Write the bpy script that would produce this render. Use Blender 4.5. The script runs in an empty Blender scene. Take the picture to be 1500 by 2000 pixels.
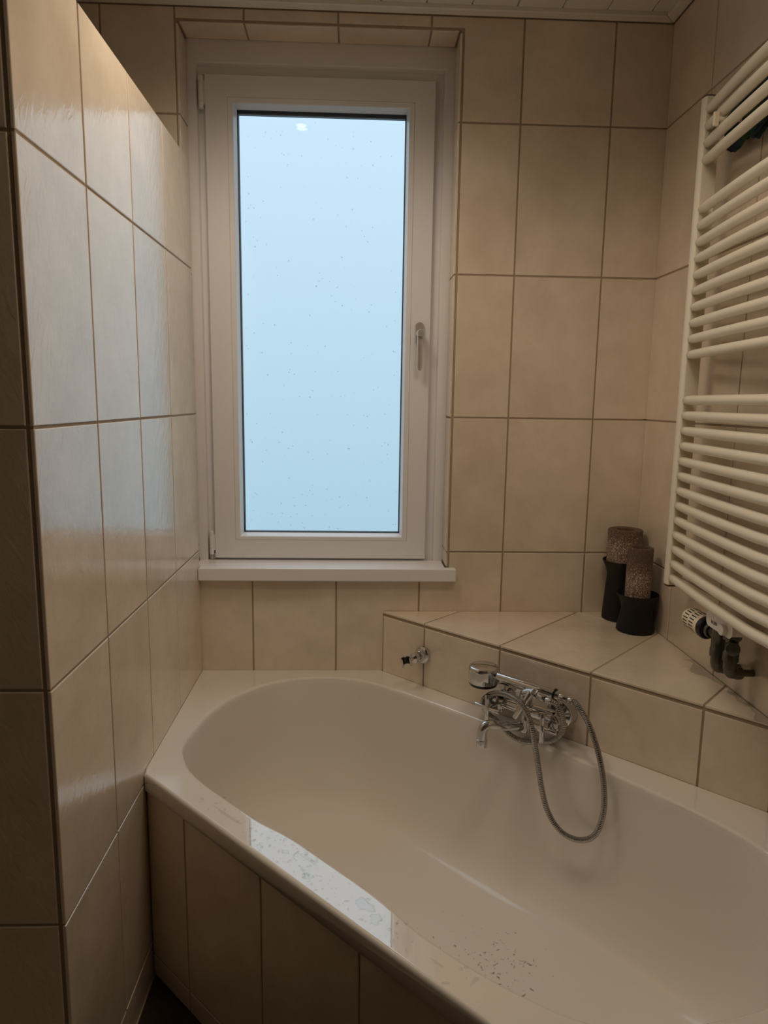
import bpy, math, random
import numpy as np
from mathutils import Vector, Matrix, noise as mnoise

random.seed(7)
SC = bpy.context.scene
COL = SC.collection

# ------------------------------------------------------------------ camera
CAM_POS = (-0.0430, -2.0492, 0.4453)
c_r = Vector((0.9992, -0.0370, 0.0144)); c_f = Vector((0.0388, 0.9869, -0.1568)).normalized()
c_r = (c_r - c_f * c_r.dot(c_f)).normalized(); c_u = c_r.cross(c_f)
cam = bpy.data.cameras.new('camera'); cam_o = bpy.data.objects.new('camera', cam); COL.objects.link(cam_o)
M4 = Matrix((c_r, c_u, -c_f)).transposed().to_4x4(); M4.translation = Vector(CAM_POS)
cam_o.matrix_world = M4
cam.sensor_fit = 'VERTICAL'; cam.sensor_height = 36.0; cam.lens = 1369.9 / 2000 * 36.0
cam.clip_start = 0.02
SC.camera = cam_o

# ------------------------------------------------------------------ sky: foggy overcast
world = bpy.data.worlds.new('overcast_sky'); SC.world = world; world.use_nodes = True
wn = world.node_tree; wn.nodes.clear()
w_out = wn.nodes.new('ShaderNodeOutputWorld'); w_bg = wn.nodes.new('ShaderNodeBackground')
w_tc = wn.nodes.new('ShaderNodeTexCoord'); w_sep = wn.nodes.new('ShaderNodeSeparateXYZ')
w_map = wn.nodes.new('ShaderNodeMapRange'); w_ramp = wn.nodes.new('ShaderNodeValToRGB')
w_map.inputs['From Min'].default_value = -1; w_map.inputs['From Max'].default_value = 1
wn.links.new(w_tc.outputs['Generated'], w_sep.inputs[0]); wn.links.new(w_sep.outputs['Z'], w_map.inputs['Value'])
wn.links.new(w_map.outputs['Result'], w_ramp.inputs['Fac']); wn.links.new(w_ramp.outputs['Color'], w_bg.inputs['Color'])
wn.links.new(w_bg.outputs[0], w_out.inputs['Surface'])
cr = w_ramp.color_ramp
stops = [(-1.0, (.07, .10, .11)), (-.19, (.25, .36, .435)), (.34, (.365, .468, .560)), (1.0, (.80, .95, 1.10))]
cr.elements[0].position = 0; cr.elements[1].position = 1
for z, c in stops[1:-1]: cr.elements.new((z + 1) / 2)
for e, (z, c) in zip(cr.elements, stops): e.color = (*c, 1)
w_bg.inputs['Strength'].default_value = 1.98

# ------------------------------------------------------------------ lights
pl = bpy.data.lights.new('window_portal', 'AREA'); pl.shape = 'RECTANGLE'; pl.size = .50; pl.size_y = 1.24
pl.cycles.is_portal = True
po = bpy.data.objects.new('window_portal', pl); COL.objects.link(po)
po.location = (-.151, .165, .647); po.rotation_euler = (math.radians(-90), 0, 0)
LAMPS = [(-.265, -.57, 23.5), (.30, -1.12, 22.0), (.47, -2.25, 3.5)]     # x, y, watts of the ceiling spotlights; the last is an added fill light
LAMP_COL = (1.0, .82, .64)

SC.view_settings.view_transform = 'Standard'; SC.view_settings.look = 'None'
SC.view_settings.exposure = 0.0; SC.view_settings.gamma = 1.0; SC.view_settings.use_curve_mapping = False
SC.cycles.use_denoising = True; SC.cycles.denoiser = 'OPENIMAGEDENOISE'
SC.cycles.max_bounces = 10; SC.cycles.diffuse_bounces = 6; SC.cycles.glossy_bounces = 5
SC.cycles.transparent_max_bounces = 12; SC.cycles.caustics_reflective = False; SC.cycles.caustics_refractive = False
SC.cycles.sample_clamp_indirect = 6.0

# ------------------------------------------------------------------ materials
def new_mat(name):
    m = bpy.data.materials.new(name); m.use_nodes = True
    return m, m.node_tree, m.node_tree.nodes['Principled BSDF']

def simple(name, col, rough=.4, metal=0.0, spec=.5, ior=1.5, coat=0.0, bump=0.0, bscale=60, var=0.0):
    m, t, b = new_mat(name)
    b.inputs['Base Color'].default_value = (*col, 1); b.inputs['Roughness'].default_value = rough
    b.inputs['Metallic'].default_value = metal; b.inputs['IOR'].default_value = ior
    b.inputs['Specular IOR Level'].default_value = spec
    b.inputs['Coat Weight'].default_value = coat; b.inputs['Coat Roughness'].default_value = .04
    if bump or var:
        g = t.nodes.new('ShaderNodeNewGeometry'); n = t.nodes.new('ShaderNodeTexNoise')
        n.inputs['Scale'].default_value = bscale; n.inputs['Detail'].default_value = 3
        t.links.new(g.outputs['Position'], n.inputs['Vector'])
        if bump:
            bp = t.nodes.new('ShaderNodeBump'); bp.inputs['Strength'].default_value = bump; bp.inputs['Distance'].default_value = .002
            t.links.new(n.outputs['Fac'], bp.inputs['Height']); t.links.new(bp.outputs['Normal'], b.inputs['Normal'])
        if var:
            r = t.nodes.new('ShaderNodeValToRGB')
            r.color_ramp.elements[0].position = .35; r.color_ramp.elements[1].position = .65
            r.color_ramp.elements[0].color = (*[c * (1 - var) for c in col], 1); r.color_ramp.elements[1].color = (*[min(1, c * (1 + var)) for c in col], 1)
            t.links.new(n.outputs['Fac'], r.inputs['Fac']); t.links.new(r.outputs['Color'], b.inputs['Base Color'])
    return m

def tile_material(name, c0, c1, rough=.2, ior=1.7, bump=.35):
    """cream glazed tile: mottled colour, faint slate-like relief, different on each tile"""
    m, t, b = new_mat(name); N = t.nodes; L = t.links
    g = N.new('ShaderNodeNewGeometry'); oi = N.new('ShaderNodeObjectInfo')
    mul = N.new('ShaderNodeMath'); mul.operation = 'MULTIPLY'; mul.inputs[1].default_value = 23.0
    L.new(oi.outputs['Random'], mul.inputs[0])
    n1 = N.new('ShaderNodeTexNoise'); n1.noise_dimensions = '4D'; n1.inputs['Scale'].default_value = 9; n1.inputs['Detail'].default_value = 5; n1.inputs['Roughness'].default_value = .6
    L.new(g.outputs['Position'], n1.inputs['Vector']); L.new(mul.outputs[0], n1.inputs['W'])
    r = N.new('ShaderNodeValToRGB'); r.color_ramp.elements[0].position = .32; r.color_ramp.elements[1].position = .66
    r.color_ramp.elements[0].color = (*c0, 1); r.color_ramp.elements[1].color = (*c1, 1)
    L.new(n1.outputs['Fac'], r.inputs['Fac'])
    hsv = N.new('ShaderNodeHueSaturation'); L.new(r.outputs['Color'], hsv.inputs['Color'])
    mr = N.new('ShaderNodeMapRange'); mr.inputs['To Min'].default_value = .95; mr.inputs['To Max'].default_value = 1.04
    L.new(oi.outputs['Random'], mr.inputs['Value']); L.new(mr.outputs['Result'], hsv.inputs['Value'])
    # damp stain on the ledge top along the radiator wall
    sp = N.new('ShaderNodeSeparateXYZ'); L.new(g.outputs['Position'], sp.inputs[0])
    def mth(op, a, bb, c=None):
        q = N.new('ShaderNodeMath'); q.operation = op
        for i, v in enumerate((a, bb, c)):
            if v is None: continue
            if isinstance(v, (int, float)): q.inputs[i].default_value = v
            else: L.new(v, q.inputs[i])
        return q.outputs[0]
    ns = N.new('ShaderNodeTexNoise'); ns.inputs['Scale'].default_value = 11; ns.inputs['Detail'].default_value = 2; L.new(g.outputs['Position'], ns.inputs['Vector'])
    reach = mth('MULTIPLY_ADD', sp.outputs['X'], 1.0, mth('MULTIPLY_ADD', ns.outputs['Fac'], .16, -.08))
    stain = mth('MULTIPLY', mth('GREATER_THAN', reach, .772), mth('MULTIPLY', mth('LESS_THAN', sp.outputs['Y'], -.40), mth('MULTIPLY', mth('LESS_THAN', sp.outputs['Z'], -.1835), mth('GREATER_THAN', sp.outputs['Z'], -.187))))
    sm = N.new('ShaderNodeMix'); sm.data_type = 'RGBA'; sm.blend_type = 'MULTIPLY'; L.new(stain, sm.inputs[0]); L.new(hsv.outputs['Color'], sm.inputs[6]); sm.inputs[7].default_value = (.66, .68, .66, 1)
    L.new(sm.outputs[2], b.inputs['Base Color'])
    # relief: long, slanting streaks plus broad waves
    mp = N.new('ShaderNodeMapping'); mp.vector_type = 'POINT'; mp.inputs['Scale'].default_value = (46, 46, 14)
    mp0 = N.new('ShaderNodeMapping'); mp0.inputs['Rotation'].default_value = (.45, .40, 0)
    L.new(g.outputs['Position'], mp0.inputs['Vector']); L.new(mp0.outputs['Vector'], mp.inputs['Vector'])
    n2 = N.new('ShaderNodeTexNoise'); n2.noise_dimensions = '4D'; n2.inputs['Scale'].default_value = 1.0; n2.inputs['Detail'].default_value = 4; n2.inputs['Distortion'].default_value = 1.2
    L.new(mp.outputs['Vector'], n2.inputs['Vector']); L.new(mul.outputs[0], n2.inputs['W'])
    n3 = N.new('ShaderNodeTexNoise'); n3.inputs['Scale'].default_value = 150; n3.inputs['Detail'].default_value = 2
    L.new(g.outputs['Position'], n3.inputs['Vector'])
    ad = N.new('ShaderNodeMath'); ad.operation = 'MULTIPLY_ADD'; ad.inputs[1].default_value = .14
    L.new(n3.outputs['Fac'], ad.inputs[0]); L.new(n2.outputs['Fac'], ad.inputs[2])
    bp = N.new('ShaderNodeBump'); bp.inputs['Strength'].default_value = bump; bp.inputs['Distance'].default_value = .0014
    L.new(ad.outputs[0], bp.inputs['Height']); L.new(bp.outputs['Normal'], b.inputs['Normal'])
    b.inputs['Roughness'].default_value = rough; b.inputs['IOR'].default_value = ior
    return m

TILE = tile_material('cream_glazed_tile', (.60, .505, .39), (.71, .61, .49), rough=.14, ior=2.0, bump=.5)
M = dict(
    tile=TILE,
    grout=simple('brown_grout', (.34, .265, .19), .9, bump=.3, bscale=400),
    floor=simple('dark_brown_floor_tile', (.032, .021, .015), .35, var=.25, bscale=14),
    plaster=simple('painted_wall', (.34, .30, .25), .7, bump=.1),
    ceiling=simple('white_ceiling_panel', (.70, .68, .64), .55),
    pvc=simple('white_window_pvc', (.72, .71, .72), .28, bump=.03, bscale=300),
    sill=simple('white_sill_lacquer', (.74, .73, .74), .22),
    rubber=simple('black_rubber', (.012, .013, .016), .5),
    spacer=simple('grey_spacer_bar', (.10, .11, .13), .4),
    chrome=simple('chrome', (.66, .67, .68), .07, 1.0),
    handle=simple('brushed_handle_metal', (.72, .69, .65), .38, .7),
    satin=simple('satin_steel', (.62, .61, .58), .25, 1.0),
    hose=simple('steel_hose', (.46, .45, .43), .22, 1.0),
    black=simple('black_plastic', (.010, .010, .011), .35),
    blackmat=simple('matt_black_ceramic', (.005, .0048, .0052), .6, bump=.2, bscale=120),
    rad=simple('ivory_radiator_enamel', (.76, .70, .57), .30, bump=.05, bscale=90),
    radcap=simple('dark_seam', (.06, .05, .04), .6),
    ivory=simple('ivory_plastic', (.80, .71, .54), .35),
    white=simple('white_plastic', (.80, .75, .66), .3),
    brass=simple('dull_nickel_valve', (.14, .13, .10), .32, .85, bump=.15, bscale=120),
    ink=simple('grey_ink', (.10, .09, .08), .6),
    slot=simple('dark_slot', (.03, .025, .02), .7),
)

def enamel_material(name, rough, coat, crough):
    m, t, b = new_mat(name); N = t.nodes; L = t.links
    b.inputs['Roughness'].default_value = rough; b.inputs['IOR'].default_value = 1.5
    b.inputs['Coat Weight'].default_value = coat; b.inputs['Coat Roughness'].default_value = crough; b.inputs['Coat IOR'].default_value = 2.1
    g = N.new('ShaderNodeNewGeometry')
    # limescale dirt on the bottom of the tub: small specks inside a patch
    ds = N.new('ShaderNodeVectorMath'); ds.operation = 'DISTANCE'; ds.inputs[1].default_value = (.235, -.72, -.775)
    L.new(g.outputs['Position'], ds.inputs[0])
    mk = N.new('ShaderNodeMapRange'); mk.inputs['From Min'].default_value = .04; mk.inputs['From Max'].default_value = .26; mk.inputs['To Min'].default_value = .07; mk.inputs['To Max'].default_value = -.12
    L.new(ds.outputs['Value'], mk.inputs['Value'])
    n = N.new('ShaderNodeTexNoise'); n.inputs['Scale'].default_value = 95; n.inputs['Detail'].default_value = 3; n.inputs['Distortion'].default_value = .6
    L.new(g.outputs['Position'], n.inputs['Vector'])
    ad = N.new('ShaderNodeMath'); ad.operation = 'ADD'; L.new(n.outputs['Fac'], ad.inputs[0]); L.new(mk.outputs['Result'], ad.inputs[1])
    rp = N.new('ShaderNodeValToRGB'); rp.color_ramp.elements[0].position = .66; rp.color_ramp.elements[1].position = .74
    rp.color_ramp.elements[0].color = (0, 0, 0, 1); rp.color_ramp.elements[1].color = (.75, .75, .75, 1)
    L.new(ad.outputs[0], rp.inputs['Fac'])
    mx = N.new('ShaderNodeMix'); mx.data_type = 'RGBA'
    mx.inputs[6].default_value = (.73, .69, .63, 1); mx.inputs[7].default_value = (.19, .12, .075, 1)
    L.new(rp.outputs['Color'], mx.inputs[0]); L.new(mx.outputs[2], b.inputs['Base Color'])
    n2 = N.new('ShaderNodeTexNoise'); n2.inputs['Scale'].default_value = 5; n2.inputs['Detail'].default_value = 2
    L.new(g.outputs['Position'], n2.inputs['Vector'])
    bp = N.new('ShaderNodeBump'); bp.inputs['Strength'].default_value = .03; bp.inputs['Distance'].default_value = .004
    L.new(n2.outputs['Fac'], bp.inputs['Height']); L.new(bp.outputs['Normal'], b.inputs['Normal']); L.new(bp.outputs['Normal'], b.inputs['Coat Normal'])
    return m
M['enamel'] = enamel_material('cream_bath_enamel', .10, 1.0, .02)
M['enamel_dull'] = enamel_material('cream_bath_enamel_soap_film', .28, .25, .06)

def glass_material():
    m, t, b = new_mat('window_glass'); N = t.nodes; L = t.links; N.remove(b)
    out = N['Material Output']; tr = N.new('ShaderNodeBsdfTransparent'); gl = N.new('ShaderNodeBsdfGlossy'); fr = N.new('ShaderNodeFresnel'); mix = N.new('ShaderNodeMixShader')
    tr.inputs['Color'].default_value = (.97, .985, .985, 1); gl.inputs['Roughness'].default_value = .03; fr.inputs['IOR'].default_value = 1.45
    gm = N.new('ShaderNodeNewGeometry'); fm = N.new('ShaderNodeMath'); fm.operation = 'MULTIPLY_ADD'; fm.inputs[1].default_value = -1.0; fm.inputs[2].default_value = 1.0
    mu = N.new('ShaderNodeMath'); mu.operation = 'MULTIPLY'; L.new(gm.outputs['Backfacing'], fm.inputs[0]); L.new(fm.outputs[0], mu.inputs[0]); L.new(fr.outputs[0], mu.inputs[1]); L.new(mu.outputs[0], mix.inputs[0]); L.new(tr.outputs[0], mix.inputs[1]); L.new(gl.outputs[0], mix.inputs[2]); L.new(mix.outputs[0], out.inputs['Surface'])
    return m
M['glass'] = glass_material()

def water_material():
    m, t, b = new_mat('clear_water'); N = t.nodes; L = t.links; N.remove(b)
    out = N['Material Output']; tr = N.new('ShaderNodeBsdfTransparent'); gl = N.new('ShaderNodeBsdfGlossy'); fr = N.new('ShaderNodeFresnel'); mix = N.new('ShaderNodeMixShader')
    tr.inputs['Color'].default_value = (.93, .94, .94, 1); gl.inputs['Roughness'].default_value = .01; fr.inputs['IOR'].default_value = 1.5
    gm = N.new('ShaderNodeNewGeometry'); fm = N.new('ShaderNodeMath'); fm.operation = 'MULTIPLY_ADD'; fm.inputs[1].default_value = -1.0; fm.inputs[2].default_value = 1.0
    mu = N.new('ShaderNodeMath'); mu.operation = 'MULTIPLY'; L.new(gm.outputs['Backfacing'], fm.inputs[0]); L.new(fm.outputs[0], mu.inputs[0]); L.new(fr.outputs[0], mu.inputs[1]); L.new(mu.outputs[0], mix.inputs[0]); L.new(tr.outputs[0], mix.inputs[1]); L.new(gl.outputs[0], mix.inputs[2]); L.new(mix.outputs[0], out.inputs['Surface'])
    return m
M['water'] = water_material()
M['rain'] = simple('rain_water', (.9, .95, 1), 0, ior=1.33)
M['rain'].node_tree.nodes['Principled BSDF'].inputs['Transmission Weight'].default_value = 1.0

def lamp_material():
    m, t, b = new_mat('lit_lamp_lens')
    b.inputs['Emission Color'].default_value = (*LAMP_COL, 1); b.inputs['Emission Strength'].default_value = 11.0
    return m
M['lens'] = lamp_material()

def candle_material():
    m, t, b = new_mat('rustic_brown_wax'); N = t.nodes; L = t.links
    tc = N.new('ShaderNodeTexCoord'); n = N.new('ShaderNodeTexNoise'); n.inputs['Scale'].default_value = 320; n.inputs['Detail'].default_value = 4; n.inputs['Roughness'].default_value = .65
    L.new(tc.outputs['Object'], n.inputs['Vector'])
    sp = N.new('ShaderNodeSeparateXYZ'); L.new(tc.outputs['Object'], sp.inputs[0])
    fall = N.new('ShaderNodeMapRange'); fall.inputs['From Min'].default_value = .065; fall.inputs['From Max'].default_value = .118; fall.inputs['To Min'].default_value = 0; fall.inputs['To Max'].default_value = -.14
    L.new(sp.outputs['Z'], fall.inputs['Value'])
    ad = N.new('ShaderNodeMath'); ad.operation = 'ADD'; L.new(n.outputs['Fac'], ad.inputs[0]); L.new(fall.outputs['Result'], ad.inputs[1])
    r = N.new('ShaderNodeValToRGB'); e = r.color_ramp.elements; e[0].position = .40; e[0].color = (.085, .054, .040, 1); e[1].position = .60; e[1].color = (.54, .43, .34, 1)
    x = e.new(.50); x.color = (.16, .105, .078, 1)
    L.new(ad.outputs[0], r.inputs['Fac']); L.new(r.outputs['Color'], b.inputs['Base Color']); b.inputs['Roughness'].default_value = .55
    bp = N.new('ShaderNodeBump'); bp.inputs['Strength'].default_value = .5; bp.inputs['Distance'].default_value = .002
    L.new(n.outputs['Fac'], bp.inputs['Height']); L.new(bp.outputs['Normal'], b.inputs['Normal'])
    return m
M['wax'] = candle_material()

def cloth_material():
    m, t, b = new_mat('teal_green_fleece'); N = t.nodes; L = t.links
    tc = N.new('ShaderNodeTexCoord'); n = N.new('ShaderNodeTexNoise'); n.inputs['Scale'].default_value = 14; n.inputs['Detail'].default_value = 3
    L.new(tc.outputs['Object'], n.inputs['Vector'])
    r = N.new('ShaderNodeValToRGB'); e = r.color_ramp.elements; e[0].position = .40; e[0].color = (.010, .022, .032, 1); e[1].position = .68; e[1].color = (.045, .075, .012, 1)
    x = e.new(.55); x.color = (.02, .045, .055, 1)
    L.new(n.outputs['Fac'], r.inputs['Fac']); L.new(r.outputs['Color'], b.inputs['Base Color']); b.inputs['Roughness'].default_value = .95
    return m
M['cloth'] = cloth_material()

# ------------------------------------------------------------------ helpers
class MB:
    def __init__(s): s.v = []; s.f = []; s.sm = []
    def add(s, vs, fs, smooth=False):
        o = len(s.v); s.v += [tuple(v) for v in vs]; s.f += [tuple(i + o for i in f) for f in fs]; s.sm += [smooth] * len(fs); return s
    def box(s, x0, x1, y0, y1, z0, z1, b=0.0):
        if b <= 0:
            vs = [(x, y, z) for z in (z0, z1) for y in (y0, y1) for x in (x0, x1)]
            return s.add(vs, [(0, 2, 3, 1), (4, 5, 7, 6), (0, 1, 5, 4), (2, 6, 7, 3), (0, 4, 6, 2), (1, 3, 7, 5)])
        return s.prism([(x0, y0), (x1, y0), (x1, y1), (x0, y1)], z0, z1, b)
    def loops(s, rings, close0=True, close1=True, smooth=False):
        n = len(rings[0]); vs = [v for r in rings for v in r]; fs = []
        for k in range(len(rings) - 1):
            for i in range(n):
                j = (i + 1) % n; fs.append((k * n + i, k * n + j, (k + 1) * n + j, (k + 1) * n + i))
        if close0: fs.append(tuple(reversed(range(n))))
        if close1: fs.append(tuple(range((len(rings) - 1) * n, len(rings) * n)))
        return s.add(vs, fs, smooth)
    def prism(s, poly, z0, z1, b=0.0, F=None, bottom=True):
        F = F or (lambda u, v, w: (u, v, w))
        rings = []
        if b > 0:
            ins = inset(poly, b)
            if bottom: rings.append([F(u, v, z0) for u, v in ins]); rings.append([F(u, v, z0 + b) for u, v in poly])
            else: rings.append([F(u, v, z0) for u, v in poly])
            ins2 = inset(poly, b * .3)
            rings.append([F(u, v, z1 - b) for u, v in poly]); rings.append([F(u, v, z1 - b * .3) for u, v in ins2]); rings.append([F(u, v, z1) for u, v in ins])
        else: rings = [[F(u, v, z0) for u, v in poly], [F(u, v, z1) for u, v in poly]]
        return s.loops(rings)
    def lathe(s, prof, o=(0, 0, 0), ax=(0, 0, 1), n=32, smooth=True, caps=(True, True)):
        ax = Vector(ax).normalized(); a = ax.orthogonal().normalized(); b = ax.cross(a); o = Vector(o)
        rings = [[tuple(o + ax * h + (a * math.cos(2 * math.pi * i / n) + b * math.sin(2 * math.pi * i / n)) * max(r, 1e-5)) for i in range(n)] for r, h in prof]
        return s.loops(rings, caps[0], caps[1], smooth)
    def cyl(s, p0, p1, r, n=20, b=.0, r1=None):
        p0 = Vector(p0); p1 = Vector(p1); L = (p1 - p0).length; r1 = r if r1 is None else r1
        prof = [(r, 0), (r1, L)] if b <= 0 else [(r - b, 0), (r - b * .3, b * .3), (r, b), (r1, L - b), (r1 - b * .3, L - b * .3), (r1 - b, L)]
        return s.lathe(prof, p0, p1 - p0, n)
    def tube(s, pts, r, n=12, caps=True):
        pts = [Vector(p) for p in pts]; rings = []
        T = [(pts[min(i + 1, len(pts) - 1)] - pts[max(i - 1, 0)]).normalized() for i in range(len(pts))]
        a = T[0].orthogonal().normalized()
        for i, p in enumerate(pts):
            a = (a - T[i] * a.dot(T[i])).normalized(); b = T[i].cross(a)
            rr = r[i] if hasattr(r, '__len__') else r
            rings.append([tuple(p + (a * math.cos(2 * math.pi * k / n) + b * math.sin(2 * math.pi * k / n)) * rr) for k in range(n)])
        return s.loops(rings, caps, caps, True)
    def mesh(s, name, mat):
        me = bpy.data.meshes.new(name); me.from_pydata(s.v, [], s.f); me.polygons.foreach_set('use_smooth', s.sm)
        me.materials.append(M[mat] if isinstance(mat, str) else mat); me.update(); return me
    def build(s, name, mat, parent=None, **kw): return link(name, s.mesh(name, mat), parent, **kw)

def inset(poly, d):
    n = len(poly); out = []
    for i in range(n):
        p0 = Vector(poly[i - 1]); p = Vector(poly[i]); p1 = Vector(poly[(i + 1) % n])
        e0 = (p - p0).normalized(); e1 = (p1 - p).normalized(); n0 = Vector((-e0.y, e0.x)); n1 = Vector((-e1.y, e1.x))
        m = n0 + n1; k = d / max(.3, 1 + n0.dot(n1)); out.append((p.x + m.x * k, p.y + m.y * k))
    return out

def link(name, me, parent=None, mat4=None, label=None, cat=None, group=None, kind=None, hard=None):
    o = bpy.data.objects.new(name, me); COL.objects.link(o)
    if parent is not None: o.parent = parent
    if mat4 is not None: o.matrix_local = mat4
    tag(o, label, cat, group, kind)
    if me is not None and any(p.use_smooth for p in me.polygons):
        me.set_sharp_from_angle(angle=math.radians(38))
    return o
def tag(o, label=None, cat=None, group=None, kind=None):
    if label: o['label'] = label
    if cat: o['category'] = cat
    if group: o['group'] = group
    if kind: o['kind'] = kind
    return o
def empty(name, loc, label, cat, group=None):
    o = bpy.data.objects.new(name, None); COL.objects.link(o); o.location = loc; o.empty_display_size = .05
    bpy.context.view_layer.update()
    return tag(o, label, cat, group)
def under(root, mb, name, mat, **kw):
    """build a part given in world coordinates under an (unrotated) root"""
    o = mb.build(name, mat, root, **kw); o.matrix_parent_inverse = Matrix.Translation(root.location).inverted(); return o
def spline(pts, per=8, closed=False):
    P = [np.array(p, float) for p in pts]; n = len(P); out = []
    rng = range(n) if closed else range(n - 1)
    for i in rng:
        p0 = P[i - 1] if (closed or i > 0) else 2 * P[0] - P[1]; p1 = P[i]; p2 = P[(i + 1) % n]; p3 = P[(i + 2) % n] if (closed or i + 2 < n) else 2 * P[-1] - P[-2]
        for k in range(per):
            t = k / per
            out.append(.5 * ((2 * p1) + (-p0 + p2) * t + (2 * p0 - 5 * p1 + 4 * p2 - p3) * t * t + (-p0 + 3 * p1 - 3 * p2 + p3) * t ** 3))
    if not closed: out.append(P[-1])
    return out

# ---- tiles
TILE_CACHE = {}
TH, BEV = .0055, .0016
def tile(parent, poly, origin, U, V, mat='tile'):
    """one tile: poly (CCW) in the plane (U, V) through origin, its face on that plane"""
    U = Vector(U); V = Vector(V); N = U.cross(V)
    u0 = min(p[0] for p in poly); v0 = min(p[1] for p in poly)
    loc = [(p[0] - u0, p[1] - v0) for p in poly]
    key = (mat, tuple((round(a, 4), round(b, 4)) for a, b in loc))
    if key not in TILE_CACHE: TILE_CACHE[key] = MB().prism(loc, -TH, 0, BEV, bottom=False).mesh('tile', mat)
    jit = random.uniform(-.0004, .0002)
    m = Matrix((U, V, N)).transposed().to_4x4(); m.translation = Vector(origin) + U * u0 + V * v0 + N * jit
    o = bpy.data.objects.new('tile', TILE_CACHE[key]); COL.objects.link(o); o.parent = parent; o.matrix_local = m
    return o
def rect(a, b, c, d): return [(a, c), (b, c), (b, d), (a, d)]
def cut(r, h):
    """rectangle r minus rectangle h -> polygon or None (both x0,x1,z0,z1)"""
    x0, x1, z0, z1 = r; a0, a1, c0, c1 = h
    if a0 >= x1 or a1 <= x0 or c0 >= z1 or c1 <= z0: return rect(*r)
    fx = a0 <= x0 and a1 >= x1; fz = c0 <= z0 and c1 >= z1
    if fx and fz: return None
    if fx: return rect(x0, x1, c1, z1) if c0 <= z0 else rect(x0, x1, z0, c0)
    if fz: return rect(a1, x1, z0, z1) if a0 <= x0 else rect(x0, a0, z0, z1)
    if a0 <= x0 and c1 >= z1: return [(x0, z0), (x1, z0), (x1, z1), (a1, z1), (a1, c0), (x0, c0)]
    if a0 <= x0 and c0 <= z0: return [(a1, z0), (x1, z0), (x1, z1), (x0, z1), (x0, c1), (a1, c1)]
    if a1 >= x1 and c1 >= z1: return [(x0, z0), (x1, z0), (x1, c0), (a0, c0), (a0, z1), (x0, z1)]
    return [(x0, z0), (a0, z0), (a0, c1), (x1, c1), (x1, z1), (x0, z1)]

J = .0023          # half a joint
P, H = .25, .3995  # tile pitch
XL, XR, Y_END = -.5072, .8028, -1.0161
Z_FLOOR, Z_CEIL, Z_RIM, Z_LEDGE = -.88, 1.476, -.372, -.1843
Z_TOP = 1.4755
ROWS = [-.8 + H * k for k in range(6)]     # joint heights
ROWS = [H * k for k in range(-2, 4)]
R2 = math.sqrt(.5)
ES, ET, EZ = Vector((R2, -R2, 0)), Vector((R2, R2, 0)), Vector((0, 0, 1))
T_LEDGE, T_FRONT = .0247, -.780
def ST(s, t, z): return tuple(ES * s + ET * t + EZ * z)

# ------------------------------------------------------------------ setting: floor, ceiling, walls
floor = MB().box(-1.75, .95, -3.05, .16, Z_FLOOR - .1, Z_FLOOR - .003).build('floor', 'grout', kind='structure', label='dark brown tiled bathroom floor below the tub panel', cat='floor')
for i in range(6):
    for j in range(7):
        a, b = XL + .002 + .3 * i, -2.6 + .3 * j
        if a + b > -.75 or a + .3 > XR: continue
        tile(floor, rect(a + J, a + .3 - J, b + J, b + .3 - J), (0, 0, Z_FLOOR), (1, 0, 0), (0, 1, 0), 'floor')

ceiling = MB().box(-1.75, .95, -3.05, .16, Z_CEIL + .004, Z_CEIL + .1).build('ceiling', 'ceiling', kind='structure', label='white panelled ceiling above the window', cat='ceiling')
pan = MB().prism(rect(0, .118, 0, 2.9), 0, .006, .002).mesh('panel', 'ceiling')
for i in range(14):
    x = -.83 + .12 * i
    if x > .79: continue
    if x + .118 > .801: pan = MB().prism(rect(0, .801 - x, 0, 2.9), 0, .006, .002).mesh('panel', 'ceiling')
    o = bpy.data.objects.new('panel', pan); COL.objects.link(o); o.parent = ceiling; o.matrix_local = Matrix.Translation((x, -2.905, Z_CEIL - .002))

# back wall with the window opening
WX0, WX1, WZ0, WZ1 = -.5295, .2275, -.0875, 1.4285     # masonry opening
mb = MB(); G = .0022
mb.box(-1.75, WX0, G, .16, Z_FLOOR, Z_TOP).box(WX1, .95, G, .16, Z_FLOOR, Z_TOP)
mb.box(WX0, WX1, G, .16, Z_FLOOR, WZ0).box(WX0, WX1, G, .16, WZ1, Z_TOP)
wall_back = mb.build('wall_back', 'grout', kind='structure', label='cream tiled wall around the window', cat='wall')
hole = (-.5345, .2365, -.06, 1.4345)
bx, bz = (1, 0, 0), (0, 0, 1)
cols = [-.5345, -.353, -.103, .147, .397, .647, XR]
for r, z0 in enumerate(ROWS[1:]):
    z1 = z0 + H if r < 4 else Z_TOP - .012
    if r == 0: z0 = Z_RIM - .02
    for c in range(6):
        x0, x1 = cols[c], cols[c + 1]
        p = cut((x0 + J, x1 - (J if c < 5 else -.0045), z0 + J, z1 - J), (hole[0] - .02, hole[1], hole[2], hole[3]))
        if not p: continue
        zmax = max(q[1] for q in p)
        if p[0][1] < Z_LEDGE and x0 > .1 and zmax < Z_LEDGE: continue
        tile(wall_back, p, (0, 0, 0), bx, bz)
    if r >= 2:
        for x0, x1 in ((-.7295, -.5345), (-.98, -.7295), (-1.23, -.98)):
            tile(wall_back, rect(x0 + J, x1 - J, z0 + J, z1 - J), (0, 0, 0), bx, bz)
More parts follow.
